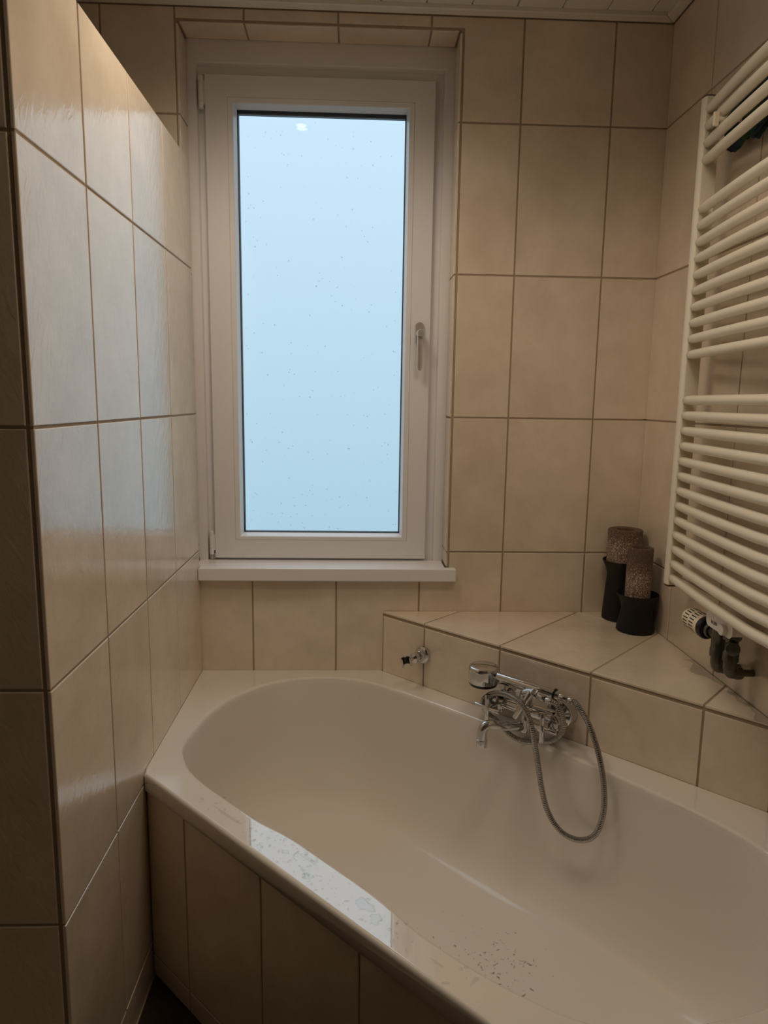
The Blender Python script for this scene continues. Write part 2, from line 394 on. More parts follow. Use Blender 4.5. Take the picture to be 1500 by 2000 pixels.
# tiled reveal of the window
FRY = .089
for z0, z1 in ((-.045, 0), (0, H), (H, 2 * H), (2 * H, 3 * H), (3 * H, 1.423)):
    tile(wall_back, rect(.0005, FRY - .0006, z0 + J, z1 - J), (-.5262, 0, 0), (0, 1, 0), bz)
    tile(wall_back, rect(-FRY + .0006, -.0005, z0 + J, z1 - J), (.2242, 0, 0), (0, -1, 0), bz)
for x0, x1 in ((-.5255, -.353), (-.353, -.103), (-.103, .147), (.147, .2235)):
    tile(wall_back, rect(x0 + J, x1 - J, -FRY + .0006, -.004), (0, 0, 1.4255), (1, 0, 0), (0, -1, 0))

# right wall
mb = MB().box(XR + G, .95, -3.05, 0, Z_FLOOR, Z_TOP)
wall_right = mb.build('wall_right', 'grout', kind='structure', label='cream tiled wall behind the towel radiator', cat='wall')
ys = [0] + [-.2487 - .25 * k for k in range(8)]
for r, z0 in enumerate(ROWS[1:]):
    z1 = z0 + H if r < 4 else Z_TOP - .012
    if r == 0: z0 = Z_RIM
    for a, b in zip(ys[:-1], ys[1:]):
        if r == 0 and a > -.5: z00 = Z_LEDGE - .005
        else: z00 = z0
        tile(wall_right, rect(-a + (J if a < 0 else .0006), -b - J, z00 + J, z1 - J), (XR, 0, 0), (0, -1, 0), bz)

# partition on the left, lower than the ceiling
PT = 1.0835
mb = MB().box(XL - .135, XL - G, Y_END + G, -.0004, Z_FLOOR, PT - .003)
wall_left = mb.build('wall_left', 'grout', kind='structure', label='tiled half-height partition wall beside the bath', cat='wall')
yl = [Y_END] + [-.2656 - .25 * k for k in (1, 0)] + [-.0006]
yl = [Y_END, -.7656, -.5156, -.2656, -.0006]
zl = [Z_FLOOR] + ROWS[:-1] + [PT]
for z0, z1 in zip(zl[:-1], zl[1:]):
    for a, b in zip(yl[:-1], yl[1:]):
        tile(wall_left, rect(a + J * (a != Y_END), b - J, z0 + J, z1 - J * (z1 != PT)), (XL, 0, 0), (0, 1, 0), bz)
    tile(wall_left, rect(XL - .135, XL - .0125, z0 + J, z1 - J), (0, Y_END, 0), bx, bz)
for a, b in zip(yl[:-1], yl[1:]):
    tile(wall_left, rect(XL - .13, XL - .002, a + J, b - J), (0, 0, PT), (1, 0, 0), (0, 1, 0))

# walls out of the frame
MB().box(-1.75, -1.60, -3.05, .003, Z_FLOOR, Z_TOP).build('wall_shower', 'plaster', kind='structure', label='plain wall of the shower space behind the partition', cat='wall')
MB().box(-1.60, XR + G, -3.05, -2.92, Z_FLOOR, Z_TOP).build('wall_rear', 'plaster', kind='structure', label='plain wall facing the window', cat='wall')
# cornice strips
def cornice(name, poly, label):
    mb = MB(); zt = Z_CEIL - .002
    i1 = inset(poly, .004)
    mb.loops([[(u, v, zt) for u, v in poly], [(u, v, 1.464) for u, v in poly], [(u, v, 1.462) for u, v in i1]])
    mb.build(name, 'ceiling', kind='structure', label=label, cat='trim')
cornice('trim_1', [(-1.55, -.034), (XR - .035, -.034), (XR - .001, -.001), (-1.55, -.001)], 'white ceiling edge strip along the window wall')
cornice('trim_2', [(XR - .034, -.035), (XR - .034, -2.9), (XR - .001, -2.9), (XR - .001, -.002)][::-1] if False else [(XR - .034, -2.9), (XR - .001, -2.9), (XR - .001, -.002), (XR - .034, -.035)], 'white ceiling edge strip along the radiator wall')

# ------------------------------------------------------------------ window
def sweep(loops_):
    """rectangular mitred frame from (x0,x1,z0,z1,y) loops, closed profile"""
    mb = MB(); n = len(loops_)
    vs = []
    for x0, x1, z0, z1, y in loops_: vs += [(x0, y, z0), (x1, y, z0), (x1, y, z1), (x0, y, z1)]
    fs = []
    for k in range(n):
        k2 = (k + 1) % n
        for i in range(4):
            j = (i + 1) % 4; fs.append((k * 4 + i, k2 * 4 + i, k2 * 4 + j, k * 4 + j))
    return mb.add(vs, fs)
win = sweep([(-.529, .227, -.087, 1.428, .155), (-.529, .227, -.087, 1.428, .0915), (-.5275, .2255, -.085, 1.4265, .09),
             (-.503, .1985, -.062, 1.3695, .09), (-.501, .1965, -.060, 1.3675, .0915), (-.4985, .194, -.058, 1.3625, .106),
             (-.45, .148, -.02, 1.312, .107), (-.45, .148, -.02, 1.312, .155)]).build('window_1', 'pvc', kind='structure', label='white plastic tilt and turn window over the bath', cat='window')
sash = sweep([(-.478, .1705, -.042, 1.3375, .1065), (-.478, .1705, -.042, 1.3375, .0895), (-.4768, .1693, -.0408, 1.3363, .088),
              (-.4158, .1128, .0150, 1.2797, .088), (-.4155, .1125, .0153, 1.2794, .0895), (-.4152, .1122, .0156, 1.2791, .0895),
              (-.4152, .1122, .0156, 1.2791, .118), (-.395, .092, .033, 1.258, .125), (-.395, .092, .033, 1.258, .15), (-.44, .14, -.01, 1.30, .15), (-.44, .14, -.01, 1.30, .1065)])
sash = sash.build('sash', 'pvc', win)
bead = sweep([(-.4149, .1119, .0159, 1.2788, .117), (-.4149, .1119, .0159, 1.2788, .0889), (-.4146, .1116, .0162, 1.2785, .0882),
              (-.402, .0985, .0255, 1.2655, .0882), (-.4003, .0970, .0272, 1.2640, .090), (-.3935, .0905, .0340, 1.2568, .117)]).build('glazing_bead', 'pvc', sash)
sweep([(-.396, .0925, .0315, 1.2590, .1215), (-.3945, .0912, .0330, 1.2577, .1172), (-.3920, .0890, .0352, 1.2556, .1172), (-.3912, .0882, .0360, 1.2548, .1215)]).build('gasket', 'rubber', sash)
sweep([(-.3945, .0915, .0335, 1.257, .1270), (-.3945, .0915, .0335, 1.257, .1395), (-.3908, .0878, .0366, 1.2490, .1395), (-.3908, .0878, .0366, 1.2490, .1270)]).build('spacer_bar', 'spacer', sash)
for y in (.1225, .140):
    MB().box(-.3948, .0915, y, y + .004, .0335, 1.2575).build('glass_pane', 'glass', sash)
# rain drops outside on the pane
mb = MB(); rnd = random.Random(5)
def drop(mb, c, n, a, b, h, nseg=8, ang=0.0):
    """flattened dome: centre, outward normal n (axis), radii a, b, height h"""
    n = Vector(n); u = n.orthogonal().normalized(); v = n.cross(u); c = Vector(c)
    ca, sa = math.cos(ang), math.sin(ang); u, v = u * ca + v * sa, v * ca - u * sa
    rings = []
    for q, hh in ((1, 0), (.85, .55), (.5, .9)):
        rings.append([tuple(c + u * a * q * math.cos(2 * math.pi * i / nseg) + v * b * q * math.sin(2 * math.pi * i / nseg) + n * h * hh) for i in range(nseg)])
    mb.loops(rings, True, True, True)
for k in range(230):
    x, z = rnd.uniform(-.385, .083), .04 + 1.2 * rnd.random() ** 1.25
    r = rnd.choice([.0010, .0014, .0020]); drop(mb, (x, .1439, z), (0, 1, 0), r, r * rnd.uniform(.7, 1.6), r * .75, 8)
mb.build('rain_drops', 'rain', win, kind='stuff')
# hinges
def hinge(z0, z1, pin):
    mb = MB().lathe([(.0060, z0), (.0068, z0 + .001), (.0068, z0 + .017), (.0058, z0 + .0175), (.0058, z0 + .0195), (.0068, z0 + .02), (.0068, z1 - .014), (.0058, z1 - .0135), (.0058, z1 - .012), (.0068, z1 - .0115), (.0068, z1 - .001), (.006, z1)], (-.4885, .0875, 0), (0, 0, 1), 16)
    mb.box(-.4885, -.4775, .090, .1055, z0 + .012, z1 - .012)
    h = mb.build('hinge', 'pvc', win)
    if pin: MB().cyl((-.4875, .091, z0 - .016), (-.4875, .091, z0), .0042, 12).box(-.4955, -.479, .095, .104, z0 - .017, z0 + .001).build('hinge_pin', 'satin', h, label='dark metal pivot under the lower hinge')
hinge(1.246, 1.332, False); hinge(-.030, .042, True)
# handle
mb = MB(); pts = []
for k in range(24):
    a = 2 * math.pi * k / 24; pts.append((.1385 + .0135 * math.cos(a), .6445 + .0135 * math.sin(a) + (.0185 if math.sin(a) > 0 else -.0185)))
mb.prism(pts, 0, .009, .002, F=lambda u, v, w: (u, .088 - w, v))
hp = mb.build('handle_plate', 'handle', win)
mb = MB().lathe([(.0115, 0), (.0115, .016), (.0108, .019), (.0105, .038), (.0095, .0405), (.006, .041)], (.1390, .079, .6415), (0, -1, 0), 24)
lv = [(.1385 + dx, .6415 + dz) for dx, dz in ((-.0085, .006), (-.0088, -.02), (-.0078, -.100), (-.005, -.107), (.0045, -.107), (.0072, -.100), (.0088, -.02), (.0085, .006))]
mb.prism(lv, .028, .040, .003, F=lambda u, v, w: (u, .088 - w, v))
mb.build('handle_lever', 'handle', hp)
# sill
mb = MB().prism([(-.5062, -.027), (.2535, -.027), (.2535, -.0008), (.2232, -.0008), (.2232, .0896), (-.5252, .0896), (-.5252, .0008), (-.5062, .0008)], -.0862, -.0470, .003)
mb.build('window_sill', 'sill', win)

# ------------------------------------------------------------------ ceiling spotlights
for i, (x, y, w) in enumerate(LAMPS):
    lab = ['round recessed ceiling spotlight nearest the window', 'round recessed ceiling spotlight above the middle of the bath', 'added fill spotlight in the ceiling behind the camera'][i]
    e = empty('ceiling_spotlight', (x, y, Z_CEIL - .002), lab, 'spotlight', 'recessed spotlights in the ceiling')
    MB().lathe([(.020, -.001), (.042, -.001), (.042, -.004), (.039, -.006), (.024, -.006), (.020, -.003), (.020, -.001)], (0, 0, 0), (0, 0, 1), 32, caps=(False, False)).build('trim_ring', 'satin', e)
    MB().lathe([(.001, -.0008), (.0198, -.0008), (.0198, -.0025), (.012, -.003), (.001, -.003)], (0, 0, 0), (0, 0, 1), 32).build('lens', 'lens', e)
    sl = bpy.data.lights.new('spot', 'SPOT'); sl.energy = w; sl.color = LAMP_COL; sl.shadow_soft_size = .22; sl.spot_size = math.radians(165); sl.spot_blend = .6
    so = bpy.data.objects.new('spot', sl); COL.objects.link(so); so.parent = e; so.location = (0, 0, -.04); so.visible_glossy = False

# ------------------------------------------------------------------ tiled corner ledge
A, B_, C_ = (.0349, 0), (XR, 0), (XR, -(XR - .0349))
off = .0028 * math.sqrt(2)
mb = MB().prism([(.0349 + off, -.0004), (XR - .0004, -.0004), (XR - .0004, -(XR - .0349) + off)][::-1], Z_FLOOR, Z_LEDGE - G)
ledge = mb.build('tiled_ledge', 'grout', label='triangular cream tiled corner ledge between window wall and radiator wall', cat='ledge')
SJ = [.0247, .192, .449, .706, .965, 1.112]
def clip(poly, f):
    out = []
    for i in range(len(poly)):
        a, b = poly[i - 1], poly[i]; fa, fb = f(a), f(b)
        if (fa >= 0) != (fb >= 0):
            k = fa / (fa - fb); out.append((a[0] + (b[0] - a[0]) * k, a[1] + (b[1] - a[1]) * k))
        if fb >= 0: out.append(b)
    return out
for s0, s1 in zip(SJ[:-1], SJ[1:]):
    for t0, t1 in ((T_LEDGE + .0006, .436), (.436, .85)):
        p = rect(s0 + J, s1 - J, t0 + (J if t0 > .1 else 0), t1 - J)
        p = clip(p, lambda q: -(q[0] * -R2 + q[1] * R2) - .0012)            # y < 0
        p = clip(p, lambda q: XR - .0012 - (q[0] * R2 + q[1] * R2))        # x < XR
        if len(p) >= 3 and max(q[1] for q in p) - min(q[1] for q in p) > .012: tile(ledge, p, (0, 0, Z_LEDGE), tuple(ES), tuple(ET))
    tile(ledge, rect(s0 + (J if s0 > .1 else .0075), s1 - (J if s1 < 1.1 else .0075), Z_RIM - .004, Z_LEDGE - .0145), ST(0, T_LEDGE, 0), tuple(ES), bz)

# ------------------------------------------------------------------ bathtub
CS, CT = .568, -.39
LIP = [(.60, -.7005), (.476, -.6995), (.38, -.710), (.2264, -.711), (.1493, -.7052), (.0892, -.6899), (.016, -.652), (-.0447, -.577), (-.1009, -.4868), (-.135, -.3765), (-.129, -.2579),
       (-.0673, -.1531), (.03, -.0782), (.1703, -.0536), (.3129, -.047), (.45, -.045), (.568, -.047), (.68, -.048), (.79, -.055), (.92, -.068), (1.04, -.086), (1.14, -.120), (1.21, -.19), (1.265, -.29),
       (1.272, -.38), (1.237, -.487), (1.18, -.577), (1.12, -.652), (1.05, -.69), (.99, -.705), (.90, -.716), (.79, -.716), (.71, -.7035)]
BOT = [(.568, -.60), (.38, -.60), (.29, -.57), (.22, -.48), (.20, -.39), (.23, -.31), (.30, -.25), (.42, -.232), (.568, -.230), (.75, -.232), (.88, -.245), (.97, -.31), (1.02, -.39), (1.0, -.48), (.92, -.57), (.78, -.60)]
HEX = []
e1 = -.0016
for x, y in ((XL + .0006, -.0006), (.0349 - .0012, -.0006), (XR - .0006, -(XR - .0349) - .0012), (XR - .0006, -1.312), (T_FRONT * math.sqrt(2) + 1.312, -1.312), (XL + .0006, T_FRONT * math.sqrt(2) - XL - .0006)):
    HEX.append(((x - y) * R2, (x + y) * R2))
def angs(pts): return [math.atan2(t - CT, s - CS) for s, t in pts]
thetas = sorted([2 * math.pi * k / 180 - math.pi for k in range(180)] + angs(HEX))
th = [thetas[0]]
for a in thetas[1:]:
    if a - th[-1] > 1e-4: th.append(a)
def polar(pts, smooth=True):
    pp = spline(pts, 10, True) if smooth else pts
    a = np.array(angs(pp)); r = np.array([math.hypot(s - CS, t - CT) for s, t in pp]); o = np.argsort(a); a = a[o]; r = r[o]
    a = np.concatenate([a[-4:] - 2 * math.pi, a, a[:4] + 2 * math.pi]); r = np.concatenate([r[-4:], r, r[:4]])
    return lambda q: float(np.interp(q, a, r))
def ES_near(q):
    r = ray_hex(q); s, t = CS + r * math.cos(q), CT + r * math.sin(q)
    return t < T_FRONT + .004 or (s - t) * 0 + (t - s) * R2 < -1.3105
def ray_hex(q):
    d = (math.cos(q), math.sin(q)); best = 9
    for i in range(6):
        a, b = HEX[i - 1], HEX[i]; ex, ey = b[0] - a[0], b[1] - a[1]; den = d[0] * ey - d[1] * ex
        if abs(den) < 1e-9: continue
        k = ((a[0] - CS) * ey - (a[1] - CT) * ex) / den
        if k > 0: best = min(best, k)
    return best
lipf, botf = polar(LIP), polar(BOT)
RL = [lipf(q) for q in th]; RB = [botf(q) for q in th]; RH = [ray_hex(q) for q in th]
FREE = [1.0 if ES_near(q) else 0.0 for q in th]      # 1 on the free front edges, 0 where the rim meets a wall
def ring(R, z): return [ST(CS + r * math.cos(q), CT + r * math.sin(q), (z[i] if hasattr(z, '__len__') else z)) for i, (q, r) in enumerate(zip(th, R))]
sub = lambda R, d: [r - d for r in R]
fz = lambda d: [Z_RIM - d * f for f in FREE]
rings = [ring(sub(RH, .040), Z_RIM - .041), ring(sub(RH, .003), Z_RIM - .043), ring(sub(RH, .0), Z_RIM - .040), ring(sub(RH, .0), fz(.008)), ring(sub(RH, .0012), fz(.0038)), ring(sub(RH, .004), fz(.0012)),
         ring(sub(RH, .008), Z_RIM), ring(sub(RH, .0095), Z_RIM)]
lipout = [min(l + .009, h - .0085) for l, h in zip(RL, RH)]
lipflat = [min(l + .011, h - .0097) for l, h in zip(RL, RH)]
rings += [ring(lipflat, Z_RIM), ring([min(a, b - .0002) for a, b in zip(lipout, lipflat)], Z_RIM), ring([min(l + .005, h - .0082) for l, h in zip(RL, RH)], Z_RIM - .0007), ring([l + .0018 for l in RL], Z_RIM - .003), ring(RL, Z_RIM - .008), ring(sub(RL, .0015), Z_RIM - .018)]
DEP = .40
for k in range(1, 25):
    f = math.pi / 2 * k / 24; cx = math.cos(f) ** (2 / 4.2); cz = math.sin(f) ** (2 / 4.2)
    rings.append(ring([b + (l - .0015 - b) * cx for l, b in zip(RL, RB)], Z_RIM - .018 - (DEP - .018) * cz))
for g, dz in ((.7, .004), (.35, .007), (.02, .009)): rings.append(ring([b * g for b in RB], Z_RIM - DEP - dz))
mb = MB(); mb.loops(rings[::-1], True, False, True)
tub = mb.build('bathtub', 'enamel', label='cream enamelled corner bathtub with a long diagonal front rim', cat='bathtub')
tub.data.set_sharp_from_angle(angle=math.radians(60))
# below the lip the enamel is duller with soap film
tub.data.materials.append(M['enamel_dull'])
for p in tub.data.polygons:
    if max(tub.data.vertices[i].co.z for i in p.vertices) < Z_RIM - .006 and max(math.hypot(Vector(tub.data.vertices[i].co[:2]).dot(ES.xy) - CS, Vector(tub.data.vertices[i].co[:2]).dot(ET.xy) - CT) - lipf(math.atan2(Vector(tub.data.vertices[i].co[:2]).dot(ET.xy) - CT, Vector(tub.data.vertices[i].co[:2]).dot(ES.xy) - CS)) for i in p.vertices) < .0025: p.material_index = 1
# water lying on the front rim
mb = MB(); rnd = random.Random(11)
for k in range(170):
    s = rnd.triangular(.18, .98, .5); t = rnd.uniform(-.768, -.712); r = rnd.choice([.0007, .001, .0014, .002, .003]) * rnd.uniform(.8, 1.2)
    a = rnd.uniform(0, 3.1); el = rnd.choice([1, 1.2, 1.6, 2.6])
    drop(mb, ST(s, t, Z_RIM - .0003), (0, 0, 1), r, r * el, .0021 if r > .001 else .0012, 10, a)
def blob(s, t, ws, wt, h, seed):
    n = 36; q = random.Random(seed); ph = [q.uniform(0, 6.28) for _ in range(5)]; out = []
    prof = ((1, 0), (.97, .55), (.90, .85), (.78, .97), (.60, 1))
    rr = []
    for i in range(n):
        a = 2 * math.pi * i / n; rr.append(1 + .16 * math.sin(2 * a + ph[0]) + .14 * math.sin(3 * a + ph[1]) + .10 * math.sin(5 * a + ph[2]) + .07 * math.sin(8 * a + ph[3]))
    mb.loops([[ST(s + math.cos(2 * math.pi * i / n) * ws * rr[i] * f, t + math.sin(2 * math.pi * i / n) * wt * rr[i] * f, Z_RIM - .0003 + h * g) for i in range(n)] for f, g in prof], True, True, True)
for a in ((.33, -.745, .040, .0035, .0012, 1), (.50, -.738, .0055, .006, .0014, 2), (.545, -.722, .020, .004, .0014, 3), (.70, -.735, .018, .012, .0012, 4), (.735, -.745, .012, .010, .0012, 5), (.58, -.752, .012, .006, .001, 6), (.86, -.747, .012, .0025, .0012, 7), (.92, -.735, .003, .011, .0014, 8), (.45, -.755, .006, .0035, .001, 9)): blob(*a)
mb.build('water_drops', 'water', label='clear water drops scattered on the front rim of the bathtub', cat='water', kind='stuff')

# tiled panel under the front rim
TA = -.772
qa = T_FRONT
xa = XL + .0006; s_start = TA - 2 * 0
c = TA * math.sqrt(2)      # x + y on the panel face
cb_ = (TA + .003) * math.sqrt(2)
poly = [(xa, cb_ - xa), (cb_ + 1.304, -1.304), (cb_ + 1.304 + .0, -1.274), (xa, cb_ - xa + .03)]
panel = MB().prism(poly, Z_FLOOR - .002, Z_RIM - .046).build('front_panel', 'grout', tub, label='tiled panel under the front rim')
s_of = lambda x: x * math.sqrt(2) - TA
s0 = s_of(xa) + .001; s1 = s_of(cb_ + 1.304)
sj = [s0, .209, .4685, .7245, s1]
for a, b in zip(sj[:-1], sj[1:]):
    tile(panel, rect(a + J, b - J, -.8265 + J, Z_RIM - .048), ST(0, TA, 0), tuple(ES), bz)
    tile(panel, rect(a + J, b - J, Z_FLOOR + .0015, -.8265 - J), ST(0, TA, 0), tuple(ES), bz)
panel2 = MB().box(cb_ + 1.305, XR - .002, -1.304, -1.28, Z_FLOOR - .002, Z_RIM - .046).build('end_panel', 'grout', tub)
tile(panel2, rect(cb_ + 1.308, .48, Z_FLOOR + .0015, Z_RIM - .048), (0, -1.307, 0), bx, bz)
tile(panel2, rect(.483, XR - .003, Z_FLOOR + .0015, Z_RIM - .048), (0, -1.307, 0), bx, bz)

# ------------------------------------------------------------------ bath mixer, hand shower, hose
F = lambda s, d, z: Vector(ST(s, T_LEDGE - d, z))        # d = distance out of the ledge face
NO = -ET
mix = empty('bath_mixer', F(.567, 0, -.30), 'chrome two-handle bath mixer with spout on the tiled ledge front', 'mixer tap')
mb = MB()
mb.cyl(F(.478, .058, -.302), F(.655, .058, -.302), .0185, 28, .003)
under(mix, mb, 'body', 'chrome')
for s in (.489, .644):
    under(mix, MB().lathe([(.0345, 0), (.0345, .027), (.0335, .0295), (.030, .031), (.018, .0315), (.016, .033), (.016, .050)], F(s, .0006, -.302), NO, 32), 'wall_flange', 'chrome')
    h = under(mix, MB().lathe([(.020, .054), (.024, .058), (.024, .069), (.022, .070), (.022, .0735), (.0185, .0745), (.0185, .077), (.014, .078), (.0075, .079), (.0075, .115), (.002, .1155)], F(s, 0, -.311), NO, 28), 'handle', 'chrome')
    mb = MB(); z = -.3105; d = .107
    mb.cyl(F(s - .0375, d, z), F(s + .0375, d, z), .0056, 14, .0012); mb.cyl(F(s, d, z - .036), F(s, d, z + .036), .0062, 14, .0012)
    mb.lathe([(.002, .100), (.0088, .101), (.0088, .113), (.002, .115)], F(s, 0, z), NO, 16)
    o = mb.build('cross_grip', 'chrome', h)
# spout
mb = MB()
mb.cyl(F(.580, .068, -.295), F(.582, .078, -.352), .0135, 20, .002)
path = spline([F(.580, .072, -.3405), F(.564, .100, -.335), F(.542, .140, -.327), F(.531, .158, -.3235), F(.525, .168, -.327), F(.522, .173, -.338), F(.5212, .174, -.362)], 6)
mb.tube(path, .0122, 18)
mb.cyl(F(.5212, .174, -.357), F(.5212, .174, -.3765), .0132, 20, .0015)
under(mix, mb, 'spout', 'chrome')
# diverter lever and its housing with shower outlet
mb = MB().cyl(F(.572, .06, -.290), F(.572, .06, -.262), .0135, 20, .002)
mb.tube(spline([F(.572, .062, -.272), F(.573, .078, -.264), F(.580, .089, -.250), F(.594, .0902, -.2420), F(.608, .0905, -.2390)], 5), .0092, 18)
mb.cyl(F(.604, .0905, -.2390), F(.621, .0918, -.2405), .0114, 6, .001).cyl(F(.618, .0915, -.2402), F(.6395, .0938, -.2440), .0088, 16, .001)
under(mix, mb, 'shower_outlet', 'chrome')
mb = MB().cyl(F(.606, .100, -.236), F(.577, .121, -.303), .0088, 18, .002, .0074)
under(mix, mb, 'diverter_lever', 'chrome')
mb = MB().prism([(-.013, -.018), (.013, -.018), (.013, -.006), (.010, -.0008), (-.010, -.0008), (-.013, -.006)], -.012, .014, .002, F=lambda u, v, w: tuple(F(.560 + w, .062 + u, -.2505 + v)))
under(mix, mb, 'cradle', 'chrome')
# hand shower (rests in the cradle)
hs = empty('hand_shower', F(.45, .07, -.25), 'chrome hand shower with drum head and black rim lying over the mixer', 'shower head')
mb = MB().lathe([(.030, 0), (.0365, .001), (.0382, .004), (.0382, .038), (.0372, .042), (.034, .0445), (.002, .0455)], F(.450, .072, -.2635), (0, 0, 1), 40)
under(hs, mb, 'head', 'chrome')
under(hs, MB().lathe([(.002, -.006), (.030, -.006), (.0345, -.004), (.0368, 0), (.0368, .0035), (.002, .0035)], F(.450, .072, -.2655), (0, 0, 1), 40), 'spray_plate', 'black')
mb = MB().cyl(F(.462, .071, -.237), F(.660, .063, -.2405), .0112, 22, .002)
mb.cyl(F(.659, .063, -.2405), F(.681, .062, -.2415), .0084, 20, .001)
under(hs, mb, 'grip', 'chrome')
# black hook shaped clip round the grip
mb = MB(); pts = []
arc = [F(.650 + .0, .0635, -.2400) + (NO * math.cos(a) + EZ * math.sin(a)) * .0125 for a in np.linspace(math.radians(-60), math.radians(130), 14)]
mb.tube([tuple(p) for p in arc], [.0028] * 10 + [.0032, .0034, .003, .002], 8)
mb.prism([(-.010, -.036), (.006, -.032), (.008, -.012), (.004, -.009), (-.008, -.009)], -.004, .004, .001, F=lambda u, v, w: tuple(F(.650 + w, .068 + u, -.240 + v)))
under(hs, mb, 'clip', 'black')
# ribbed hose
def pix(u, v, d):
    """point on the plane d in front of the ledge, along the view ray measured from the photograph"""
    ray = c_r * ((u - 750) / 1369.9) + c_u * ((1000 - v) / 1369.9) + c_f; o = Vector(CAM_POS)
    k = (T_LEDGE - d - o.dot(ET)) / ray.dot(ET); return o + ray * k
HS0, HS1 = F(.6440, .0946, -.2448), F(.6850, .0622, -.2421)
HP = [HS0, (1084, 1374, .0955), (1094, 1388, .0945), (1100, 1408, .092), (1097, 1430, .091), (1080, 1445, .091), (1062, 1448, .092), (1040, 1450, .092), (1014, 1445, .090), (990, 1430, .092), (972, 1409, .093), (957, 1397, .0925), (945.5, 1383, .0925), (944, 1367, .092), (949, 1362, .091),
      (958, 1356, .092), (972, 1354, .096), (992, 1358, .106), (1012, 1370, .122), (1028, 1391, .134), (1038, 1418, .142), (1044, 1450, .140), (1051, 1495, .134), (1058, 1540, .128), (1068, 1580, .123), (1085, 1612, .120), (1108, 1633, .118),
      (1135, 1641, .117), (1158, 1634, .116), (1172, 1612, .114), (1180, 1575, .111), (1179, 1530, .107), (1173, 1490, .101), (1163, 1450, .091), (1150, 1415, .080), (1137, 1391, .070), (1125, 1374, .065), HS1]
cl = spline([p if isinstance(p, Vector) else pix(*p) for p in HP], 10); cl = [np.array(p) for p in cl]
seg = np.concatenate([[0], np.cumsum([np.linalg.norm(cl[i + 1] - cl[i]) for i in range(len(cl) - 1)])])
Ltot = seg[-1]; pitch = .0043; nn = int(Ltot / pitch) * 4; ds = np.linspace(0, Ltot, nn + 1)
cl = np.array(cl); pp = np.stack([np.interp(ds, seg, cl[:, k]) for k in range(3)], 1)
rad = [(.0054, .0067, .0069, .0065)[i % 4] for i in range(nn + 1)]
mb = MB().tube([tuple(p) for p in pp], rad, 12)
hose = mb.build('shower_hose', 'hose', label='ribbed metal shower hose coiled round the mixer and looping into the tub', cat='hose')
for nm, a, b in (('hose_nut', 0, 14), ('hose_end', len(pp) - 12, len(pp) - 1)):
    MB().cyl(tuple(pp[a]), tuple(pp[b]), .0078, 18, .001).build(nm, 'chrome', hose)

# wall holder for the hand shower
wh = empty('shower_holder', F(.193, 0, -.276), 'small chrome wall bracket with open clip left of the mixer', 'bracket')
under(wh, MB().lathe([(.0245, 0), (.0245, .009), (.0215, .012), (.0165, .0135), (.0165, .0235), (.0150, .026), (.0090, .027), (.0090, .034), (.0140, .035), (.0140, .046), (.010, .049), (.006, .052), (.006, .066)], F(.193, .0004, -.276), NO, 32), 'flange', 'chrome')
mb = MB(); n = 26; ro, ri = .0148, .0120; ctr = F(.193, .0775, -.279)
ax = (EZ * .97 + NO * .15 + ES * -.1).normalized(); a1 = (ES * .75 + NO * .65); a1 = (a1 - ax * a1.dot(ax)).normalized(); a2 = ax.cross(a1)
def cring(r, h): return [tuple(ctr + ax * h + (a1 * math.cos(q) + a2 * math.sin(q)) * r) for q in np.linspace(math.radians(52), math.radians(308), n)]
r_ = [cring(ri, -.012), cring(ro, -.012), cring(ro, .012), cring(ri, .012)]
vs = [v for r in r_ for v in r]; fs = []
for k in range(4):
    for i in range(n - 1): fs.append((k * n + i, k * n + i + 1, ((k + 1) % 4) * n + i + 1, ((k + 1) % 4) * n + i))
fs += [(0, n, 2 * n, 3 * n), (n - 1, 4 * n - 1, 3 * n - 1, 2 * n - 1)]
clip_o = under(wh, MB().add(vs, fs, True), 'clip', 'chrome')
mb = MB(); r_ = [cring(ri - .0012, -.0095), cring(ri - .0001, -.0095), cring(ri - .0001, .0095), cring(ri - .0012, .0095)]
mb.add([v for r in r_ for v in r], fs, True); o = mb.build('clip_lining', 'black', clip_o)

# ------------------------------------------------------------------ candles in black holders
def holder(x, y, prof, label):
    return MB().lathe(prof, (0, 0, 0), (0, 0, 1), 48).build('candle_holder', 'blackmat', label=label, cat='candle holder', group='black candle holders on the ledge', mat4=Matrix.Translation((x, y, Z_LEDGE)))
# rear, tall
hA = holder(.742, -.0625, [(.001, 0), (.050, 0), (.0525, .003), (.052, .012), (.0465, .10), (.0445, .125), (.0455, .140), (.0505, .158), (.0585, .174), (.0595, .1765), (.058, .178), (.052, .172), (.0505, .164), (.050, .1605), (.001, .1605)], 'taller black flared candle holder at the back in the corner of the ledge')
hB = holder(.7445, -.1735, [(.001, 0), (.0495, 0), (.052, .003), (.0515, .010), (.0445, .045), (.0415, .062), (.0425, .074), (.0465, .088), (.0525, .099), (.057, .1045), (.058, .1065), (.0565, .108), (.050, .102), (.043, .095), (.040, .0925), (.001, .0925)], 'shorter black flared candle holder standing in front on the ledge')
def candle(x, y, z, r, h, ri, label):
    prof = [(.001, 0), (r - .002, 0), (r, .002), (r, h - .003), (r - .0015, h - .0008), (r - .004, h), (ri + .002, h - .0005), (ri, h - .004), (ri * .95, h - .048), (.001, h - .050)]
    o = MB().lathe(prof, (0, 0, 0), (0, 0, 1), 56).build('pillar_candle', 'wax', label=label, cat='candle', group='brown pillar candles on the ledge', mat4=Matrix.Translation((x, y, z)))
    MB().cyl((0, 0, h - .051), (.002, 0, h - .038), .0011, 8).build('wick', 'black', o)
candle(.742, -.0625, Z_LEDGE + .1607, .0490, .109, .0235, 'thick speckled brown pillar candle on the taller holder')
